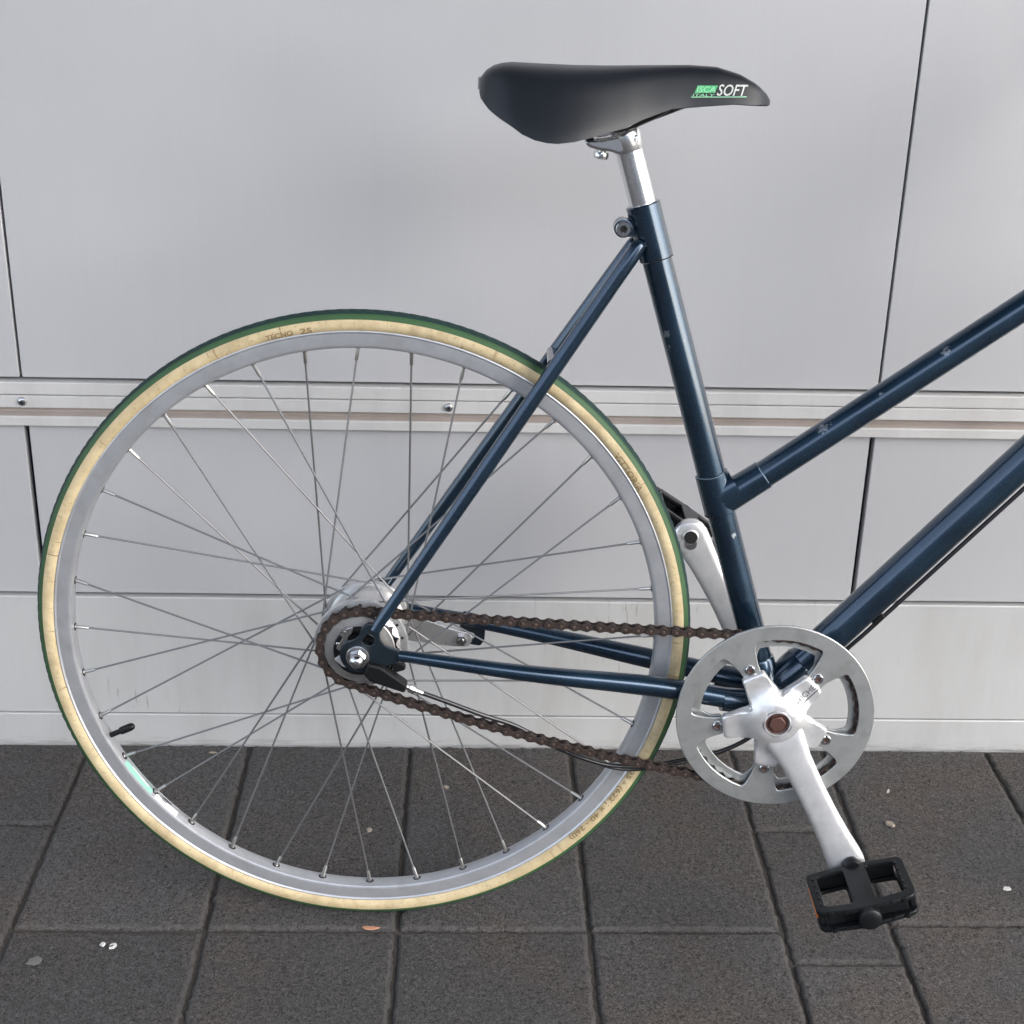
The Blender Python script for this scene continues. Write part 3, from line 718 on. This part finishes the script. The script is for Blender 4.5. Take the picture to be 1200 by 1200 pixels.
# spider: one star-shaped casting that swells towards the boss
sp = []
for k in range(5):
    a = arms[k]; m = a+rad(36)
    sp += [(.0320*cos(a)+.0158*sin(a), .0320*sin(a)-.0158*cos(a)), (.0430*cos(a)+.0132*sin(a), .0430*sin(a)-.0132*cos(a)), (.0535*cos(a)+.0122*sin(a), .0535*sin(a)-.0122*cos(a)),
           (.0545*cos(a)-.0122*sin(a), .0545*sin(a)+.0122*cos(a)), (.0430*cos(a)-.0132*sin(a), .0430*sin(a)+.0132*cos(a)), (.0320*cos(a)-.0158*sin(a), .0320*sin(a)+.0158*cos(a))]
    sp.append((.0285*cos(m), .0285*sin(m)))
sp = poly_round(sp, .0045, 4)
rings = []
for f, y in ((1, -.0500), (1, -.0562), (.985, -.0574), (.955, -.0581), (.88, None), (.78, None), (.68, None), (.58, None), (.46, None), (.34, None), (.20, None), (.06, None)):
    r_ = []
    for x, z in sp:
        R0 = math.hypot(x, z); c0 = .0125; rr = R0*f if y else c0+(R0-c0)*f
        if y is None:
            u = min(1, max(0, (.040-rr)/.0240)); yy = -.0581-.0095*u*u*(3-2*u)
        else: yy = y
        r_.append((CX+x/R0*rr, yy, CZ+z/R0*rr))
    rings.append(r_)
star = loft(rings, caps=False)
tabs = [plate([poly_round([pol(a, .050, -.0075), pol(a, .0655, -.0070), pol(a, .0655, .0070), pol(a, .050, .0075)], .004, 3)], -.0486, -.0454, .0003) for a in arms]
sv_ = join(star, lathe([(-.020, .0120), (-.0500, .0150), (-.0560, .0160), (-.0674, .0140), (-.0684, .0134), (-.0684, .0122), (-.0650, .0118), (-.0650, .002)], 56, c=(CX, 0, CZ)), *tabs)
link('spider', mesh('spider', sv_, M['alu_crank'], ang=50), cs)
# chainring bolts
for a in arms:
    p = pol(a, .0590)
    v, mi = joinm((lathe([(-.0519, .0052), (-.0534, .0052), (-.0542, .0045), (-.0542, .0027), (-.0525, .0026)], 24, c=(p[0], 0, p[1])), 0), (lathe([(-.0526, .0028), (-.0528, .0020)], 6, c=(p[0], 0, p[1])), 1))
    link('chainring_bolt', mesh('chainring_bolt', v, None, mats=[M['steel'], M['rust_bolt']], mi=mi), cs)
v = join(lathe([(-.0656, .0116), (-.0664, .0108), (-.0664, .0095), (-.0657, .0090)], 32, c=(CX, 0, CZ)), lathe([(-.0656, .0088), (-.0685, .0086), (-.0690, .0078)], 6, c=(CX, 0, CZ), t0=.2))
link('crank_bolt', mesh('crank_bolt', v, M['rust_bolt']), cs)
def arm(p0, p1, side):
    """crank arm: lofted rounded-rectangle sections from boss to pedal eye"""
    p0 = Vector(p0); p1 = Vector(p1); d = (p1-p0); L = d.length; d.normalize(); w = Vector((-d.z, 0, d.x)).normalized(); t = Vector((0, 1, 0))
    rows = [(.006, .0190, .0040), (.018, .0205, .0055), (.032, .0182, .0060), (.048, .0160, .0062), (.085, .0146, .0062), (.115, .0150, .0062), (.140, .0164, .0064), (.157, .0182, .0067), (.1690, .0190, .0068), (.1770, .0176, .0067), (.1835, .0135, .0064), (.1865, .0080, .0060), (.1880, .002, .0050)]
    k = L/.171
    rings = []
    for (s, hw, ht) in rows:
        c = p0+d*(s*k); r_ = []
        for q in range(28):
            a = 2*pi*q/28; ca, sa = cos(a), sin(a); e = .42
            r_.append(c+w*(hw*math.copysign(abs(ca)**e, ca))+t*(ht*math.copysign(abs(sa)**.75, sa)))
        rings.append(r_)
    return loft(rings)
PED = Vector((.5048, 0, -.2131)); LPD = Vector((.3397, 0, .0864))
rc = link('crank_arm', mesh('crank_arm', arm((CX, -.0585, CZ), (PED.x, -.0770, PED.z), -1), M['alu_crank'], ang=60), cs)
v, mi = joinm((arm((CX, .0640, CZ), (LPD.x, .0780, LPD.z), 1), 0), (lathe([(.050, .0140), (.056, .0180), (.072, .0170)], 32, c=(CX, 0, CZ)), 0), (lathe([(.0706, .0086), (.0700, .0080), (.0700, .001)], 28, c=(LPD.x, 0, LPD.z)), 0), (lathe([(.0698, .0072), (.0696, .001)], 24, c=(LPD.x, 0, LPD.z)), 1))
link('crank_arm', mesh('crank_arm', v, None, ang=60, mats=[M['alu_crank'], M['hole']], mi=mi), cs)
link('bottom_bracket_axle', mesh('bottom_bracket_axle', lathe([(-.060, .0085), (.060, .0085)], 20, c=(CX, 0, CZ)), M['steel']), cs)
# maker's mark stamped on one spider arm, with the rule under it
v, f, w = text2d('MICHE', .0085, 0, 0, .00005)
a = base_a; u = Vector((cos(a), 0, sin(a))); nrm = Vector((-sin(a), 0, cos(a)))
o0 = Vector((CX, -.05915, CZ))+u*.0285
v = [o0+u*(x*.0235/w)+nrm*(y-.0030) for x, y, z in v]
ul = [o0+u*s+nrm*q for s, q in ((-.0005, -.0062), (.0255, -.0062), (.0255, -.0050), (-.0005, -.0050))]
ul = [o0+u*(-.0005+.026*k/10)+nrm*q for k in range(11) for q in (-.0062, -.0050)]
def on_star(p):
    rr = math.hypot(p.x-CX, p.z-CZ); q = min(1, max(0, (.040-rr)/.0240)); return (p.x, -.0586-.0095*q*q*(3-2*q), p.z)
link('maker_mark', mesh('maker_mark', join(([on_star(p) for p in v], f), ([on_star(p) for p in ul], [(2*k, 2*k+2, 2*k+3, 2*k+1) for k in range(10)])), M['engrave'], False), cs)

# ---- pedals
def pedal(c, ang, side):
    """local u = length, v = outwards along the spindle, h = thickness"""
    ux = Vector((cos(ang), 0, sin(ang))); hx = Vector((-sin(ang), 0, cos(ang))); vy = Vector((0, side, 0))
    c = Vector((c[0]+.004*cos(ang)+.005*sin(ang), 0, c[2]+.004*sin(ang)-.0065*cos(ang)))
    Mx = Matrix((ux, vy, hx)).transposed().to_4x4(); Mx.translation = c
    def flat(ols, h0, h1, b):      # plate in u-v plane
        V, F = plate(ols, h0, h1, b)
        V = [(x, z, -y) for x, y, z in V]           # plate gives (u, h, v)
        return V, F
    o = poly_round([(-.0490, .0950), (-.0470, .0905), (-.0120, .0880), (.0160, .0880), (.0470, .0905), (.0500, .0970), (.0500, .1530), (.0460, .1600), (.0140, .1650), (-.0130, .1650), (-.0450, .1600), (-.0490, .1540)], .004, 3)
    w1 = poly_round([(-.0390, .0980), (-.0115, .0955), (-.0115, .1530), (-.0390, .1500)], .004, 3)
    w2 = poly_round([(.0115, .0955), (.0400, .0980), (.0400, .1500), (.0115, .1530)], .004, 3)
    ps = [flat([o, w1, w2], .0068, .0118, .0012), flat([o, w1, w2], -.0118, -.0068, .0012)]
    ps.append(bbox(-.0475, -.0415, .0950, .1535, -.0070, .0070, .001)); ps.append(bbox(.0425, .0485, .0950, .1535, -.0070, .0070, .001))
    ps.append(bbox(-.0400, .0400, .0905, .0950, -.0070, .0070, .001)); ps.append(bbox(-.0400, .0400, .1530, .1560, -.0070, .0070, .001))
    for k in range(5): ps.append(bbox(.0405, .0425, .1000+.011*k, .1040+.011*k, .0110, .0128, .0004)); ps.append(bbox(-.0440, -.0420, .1000+.011*k, .1040+.011*k, .0110, .0128, .0004))
    for q in range(6):
        for hh in (.0092, -.0092):
            ps.append(bbox(-.038+.0145*q, -.033+.0145*q, .1600 if 1 < q < 4 else .1590, .1665 if 1 < q < 4 else .1640, hh-.0022, hh+.0022, .0006))
    br = join(lathe([(.0785, .0070), (.0795, .0095), (.0830, .0108), (.0880, .0108), (.0930, .0090)], 28, c=(0, 0, .0065)), lathe([(.0880, .0100), (.0920, .0116), (.1550, .0112), (.1660, .0118), (.1700, .0112), (.1718, .0085), (.1720, .002)], 24))
    ps.append(br)
    body = join(*ps)
    body = xform(body, Mx)
    p = part('pedal', body, M['pedal'], ang=40)
    link('reflector', mesh('reflector', xform(bbox(-.0494, -.0474, .1030, .1450, -.0038, .0044, .0004), Mx), M['orange']), p)
    link('spindle', mesh('spindle', xform(join(lathe([(.070, .0065), (.0780, .0065), (.0850, .0060)], 20), lathe([(.0838, .0085), (.0846, .0095), (.0870, .0095)], 20)), Mx), M['steel']), p)
    return p
pedal(PED, rad(15.5), -1)
pedal(LPD, rad(-34), 1)

# ---- chain
rS, rRg = .0406, .0850
CY = -.0440
D = Vector((CX, 0, CZ)); dist = D.length; al = math.atan2(CZ, CX); be = math.asin((rRg-rS)/dist)
up, lo = al+pi/2+be, al-pi/2-be
pts = []
for k in range(41):                      # sprocket, from upper tangent round the back to the lower
    a = up+(2*pi-(up-lo))*k/40; pts.append((rS*cos(a), rS*sin(a)))
pa, pb = Vector((rS*cos(lo), rS*sin(lo))), Vector((CX+rRg*cos(lo), CZ+rRg*sin(lo)))
for k in range(1, 60):
    t = k/60; q = pa.lerp(pb, t); pts.append((q.x, q.y-4*.0085*t*(1-t)))
for k in range(81):
    a = lo+(up-lo)*k/80; pts.append((CX+rRg*cos(a), CZ+rRg*sin(a)))
pa, pb = Vector((CX+rRg*cos(up), CZ+rRg*sin(up))), Vector((rS*cos(up), rS*sin(up)))
for k in range(1, 60):
    t = k/60; q = pa.lerp(pb, t); pts.append((q.x, q.y-4*.0012*t*(1-t)))
seg = [0]; N = len(pts)
for k in range(N): seg.append(seg[-1]+math.dist(pts[k], pts[(k+1) % N]))
NL = 98; tot = seg[-1]; pitch = tot/NL
def at_s(s):
    s %= tot; k = 0
    while seg[k+1] < s: k += 1
    t = (s-seg[k])/(seg[k+1]-seg[k]); a, b = pts[k], pts[(k+1) % N]
    return Vector((a[0]+(b[0]-a[0])*t, 0, a[1]+(b[1]-a[1])*t))
def fig8(h, r, wst):
    o = []
    for k in range(9): a = -pi*.62+pi*1.24*k/8; o.append((h+r*cos(a), r*sin(a)))
    o.append((0, wst))
    for k in range(9): a = pi-pi*.62+pi*1.24*k/8; o.append((-h+r*cos(a), r*sin(a)))
    o.append((0, -wst)); return o
h = pitch/2
v, mi = joinm((plate([fig8(h, .0046, .0029)], -.0046, -.0036, .0002), 0), (plate([fig8(h, .0046, .0029)], .0036, .0046, .0002), 0),
              (lathe([(-.0052, .0010), (-.0050, .0017), (-.0044, .0018), (.0050, .0018)], 10, c=(h, 0, 0)), 1), (lathe([(-.0052, .0010), (-.0050, .0017), (-.0044, .0018), (.0050, .0018)], 10, c=(-h, 0, 0)), 1))
outer_me = mesh('link', v, None, mats=[M['chain'], M['pin']], mi=mi)
v = join(plate([fig8(h, .0043, .0028)], -.0033, -.0024, .0002), plate([fig8(h, .0043, .0028)], .0024, .0033, .0002), lathe([(-.0023, .0038), (.0023, .0038)], 12, c=(h, 0, 0)), lathe([(-.0023, .0038), (.0023, .0038)], 12, c=(-h, 0, 0)))
inner_me = mesh('link', v, M['chain'])
ch = link('chain', None, bike, HZ)
for k in range(NL):
    a, b = at_s(k*pitch+.004), at_s((k+1)*pitch+.004)
    o = link('link', (outer_me, inner_me)[k % 2], ch, (((a.x+b.x)/2), CY, (a.z+b.z)/2))
    o.rotation_euler = (0, -math.atan2(b.z-a.z, b.x-a.x), 0)

# ---- cable under the down tube
P = [BB+dt_d*t+Vector((.75, 0, -.66))*.0235 for t in (.075, .12, .20, .32, .45, .58, .68)]
part('gear_cable', tube(spline([(CX+.030, -.003, CZ-.035), (CX+.050, -.003, CZ+.006)]+P, 6), .0023, 12), M['cable'])
for t in (.137, .345, .56):
    c = BB+dt_d*t+Vector((.75, 0, -.66))*.0218
    part('cable_guide', tube([c-dt_d*.007, c-dt_d*.006, c+dt_d*.006, c+dt_d*.007], [.0025, .0038, .0038, .0025], 14), M['black'])

# ---- seatpost and saddle
p0, p1 = st(.430), st(.4955)
v = join(tube([p0, st(.4915)], .0126, 40), tube([st(.4915), st(.4921), st(.5060), st(.5105), st(.5135), st(.5145)], [.0132, .0137, .0139, .0128, .0085, .003], 40),
         plate([poly_round([(.2560, .4950), (.2575, .5070), (.2460, .5085), (.2330, .5050), (.2220, .5028), (.2105, .5025), (.2075, .4990), (.2110, .4950), (.2200, .4925), (.2310, .4915), (.2390, .4890), (.2430, .4900)], .003, 4)], -.0125, .0125, .003, 3))
po = part('seatpost', v, M['alu_post'], ang=45)
link('clamp_top', mesh('clamp_top', plate([poly_round([(.2160, .5060), (.2215, .5045), (.2330, .5080), (.2440, .5120), (.2450, .5180), (.2180, .5150)], .002, 3)], -.0190, .0190, .0012, 2), M['alu_post']), po)
link('clamp_bolt', mesh('clamp_bolt', join(tube([(.2245, 0, .4950), (.2240, 0, .4890)], .0040, 16), tube([(.2243, 0, .4900), (.2240, 0, .4878), (.2236, 0, .4845), (.2234, 0, .4835)], [.0068, .0074, .0070, .0040], 20)), M['steel']), po)
sad_x = [.1104, .1120, .1160, .1224, .1300, .1390, .150, .1613, .172, .1814, .1964, .2090, .2250, .2422, .2577, .2700, .2837, .3000, .3124, .3255, .3407, .3550, .3650, .3720, .3752, .3762]
def lerp_tab(tab, x):
    if x <= tab[0][0]: return tab[0][1]
    for (a, p), (b, q) in zip(tab, tab[1:]):
        if x <= b: return p+(q-p)*(x-a)/(b-a)
    return tab[-1][1]
TZ = [(.1104, .5518), (.1120, .5555), (.1160, .5605), (.1224, .5645), (.1300, .5667), (.139, .5677), (.17, .5668), (.196, .5663), (.23, .5668), (.26, .5680), (.30, .5693), (.3255, .5683), (.3467, .5626), (.3629, .5543), (.3726, .5457), (.3762, .5400)]
BZ = [(.1104, .5420), (.112, .5380), (.12, .5290), (.13, .5225), (.141, .5165), (.15, .5105), (.1613, .5060), (.172, .5040), (.1814, .5035), (.1964, .5053), (.209, .5083), (.2422, .5164), (.2577, .5234), (.2837, .5325), (.3124, .5352), (.3407, .5375), (.3727, .5360), (.3762, .5370)]
WZ = [(.1104, .020), (.1120, .030), (.116, .040), (.1224, .049), (.13, .057), (.139, .0640), (.15, .0700), (.1613, .0735), (.172, .0750), (.1814, .0750), (.1964, .0720), (.209, .0670), (.225, .0590), (.2422, .0500), (.2577, .0410), (.27, .0355), (.2837, .0305), (.3, .0265), (.3124, .0248), (.3255, .0235), (.3407, .0215), (.355, .0185), (.365, .0145), (.372, .0090), (.3752, .0045), (.3762, .0010)]
SEC = [(0, 1), (.14, .999), (.28, .993), (.40, .975), (.50, .940), (.58, .885), (.645, .81), (.70, .72), (.75, .62), (.80, .51), (.85, .40), (.90, .28), (.945, .17), (.98, .07), (1.0, 0)]
def yfrac(f):
    for (a, p), (b, q) in zip(SEC, SEC[1:]):
        if f >= q: return a+(b-a)*(p-f)/(p-q)
    return 1
def sec(x):
    zt, zb, w = lerp_tab(TZ, x), lerp_tab(BZ, x), lerp_tab(WZ, x)
    out = [(x, -w*a, zb+(zt-zb)*p) for a, p in SEC[::-1]]+[(x, w*a, zb+(zt-zb)*p) for a, p in SEC[1:]]
    for s, dz in ((.93, -.0008), (.86, .001), (.6, (zt-zb)*.40), (.2, (zt-zb)*.55)):
        out.append((x, w*s, zb+max(dz, -.001)))
    for s, dz in ((.2, (zt-zb)*.55), (.6, (zt-zb)*.40), (.86, .001), (.93, -.0008)):
        out.append((x, -w*s, zb+max(dz, -.001)))
    return out
sx = []
for a, b in zip(sad_x, sad_x[1:]): sx += [a, (a+b)/2]
sx.append(sad_x[-1])
sa = part('saddle', loft([sec(x) for x in sx]), M['saddle'], ang=60)
def sad_y(x, z):
    zt, zb, w = lerp_tab(TZ, x), lerp_tab(BZ, x), lerp_tab(WZ, x)
    return -w*yfrac(min(1, max(0, (z-zb)/(zt-zb))))-.00035
def on_saddle(flatv, x0, z0, xs=1, zs=1): return [(x0+x*xs, sad_y(x0+x*xs, z0+y*zs), z0+y*zs) for x, y, *_ in flatv]
def strip_xz(pts, nx=12):
    """parallelogram (bl, br, tr, tl) diced along x so that it follows the cover"""
    bl, br_, tr_, tl = [Vector(p) for p in pts]; V = []; F = []
    ny = 4
    for i in range(nx+1):
        for j in range(ny+1):
            p = bl.lerp(br_, i/nx).lerp(tl.lerp(tr_, i/nx), j/ny); V.append((p.x, sad_y(p.x, p.y)+.00015, p.y))
    for i in range(nx):
        for j in range(ny): a = i*(ny+1)+j; F.append((a, a+ny+1, a+ny+2, a+1))
    return V, F
def stext(body, x0, z0, w_target, h_target, shear, bold=0):
    v, f, w = text2d(body, 1, shear, 0, bold); hh = max(p[1] for p in v)
    v = [(p[0]*w_target/w, p[1]*h_target/hh) for p in v]
    o = on_saddle(v, x0, z0); return [(a, b-.00012, c) for a, b, c in o], f
v, mi = joinm((strip_xz([(.3043, .5462), (.3225, .5468), (.3255, .5530), (.3070, .5528)]), 0),
              (strip_xz([(.3012, .5424), (.3520, .5434), (.3522, .5441), (.3015, .5431)], 24), 1),
              (stext('ISCA', .3060, .5472, .0172, .0050, .25, .01), 1), (stext('ITALY', .3024, .5435, .0205, .0022, .2), 1),
              (stext('SOFT', .3245, .5446, .0290, .0095, .38, .01), 2))
link('saddle_lettering', mesh('saddle_lettering', v, None, False, mats=[M['green_print'], M['mint_print'], M['white_print']], mi=mi), sa)
rl = []
for s in (-1, 1):
    rl.append(tube(spline([(.1300, .045*s, .5330), (.1700, .030*s, .5200), (.2050, .0190*s, .5125), (.2400, .0185*s, .5135), (.2700, .016*s, .5250), (.3050, .012*s, .5380), (.3350, .008*s, .5450)], 8), .0035, 12))
for v in rl: link('saddle_rail', mesh('saddle_rail', v, M['cable']), sa)
link('saddle_rivet', mesh('saddle_rivet', bbox(.1085, .1120, -.0030, .0050, .5430, .5545, .0008), M['steel']), sa)
link('saddle_shell', mesh('saddle_shell', plate([poly_round([(.2300, .5165), (.2440, .5130), (.2580, .5165), (.2720, .5225), (.2860, .5310), (.2900, .5400), (.2300, .5400)], .004, 4)], -.0225, .0225, .004), M['black']), sa)
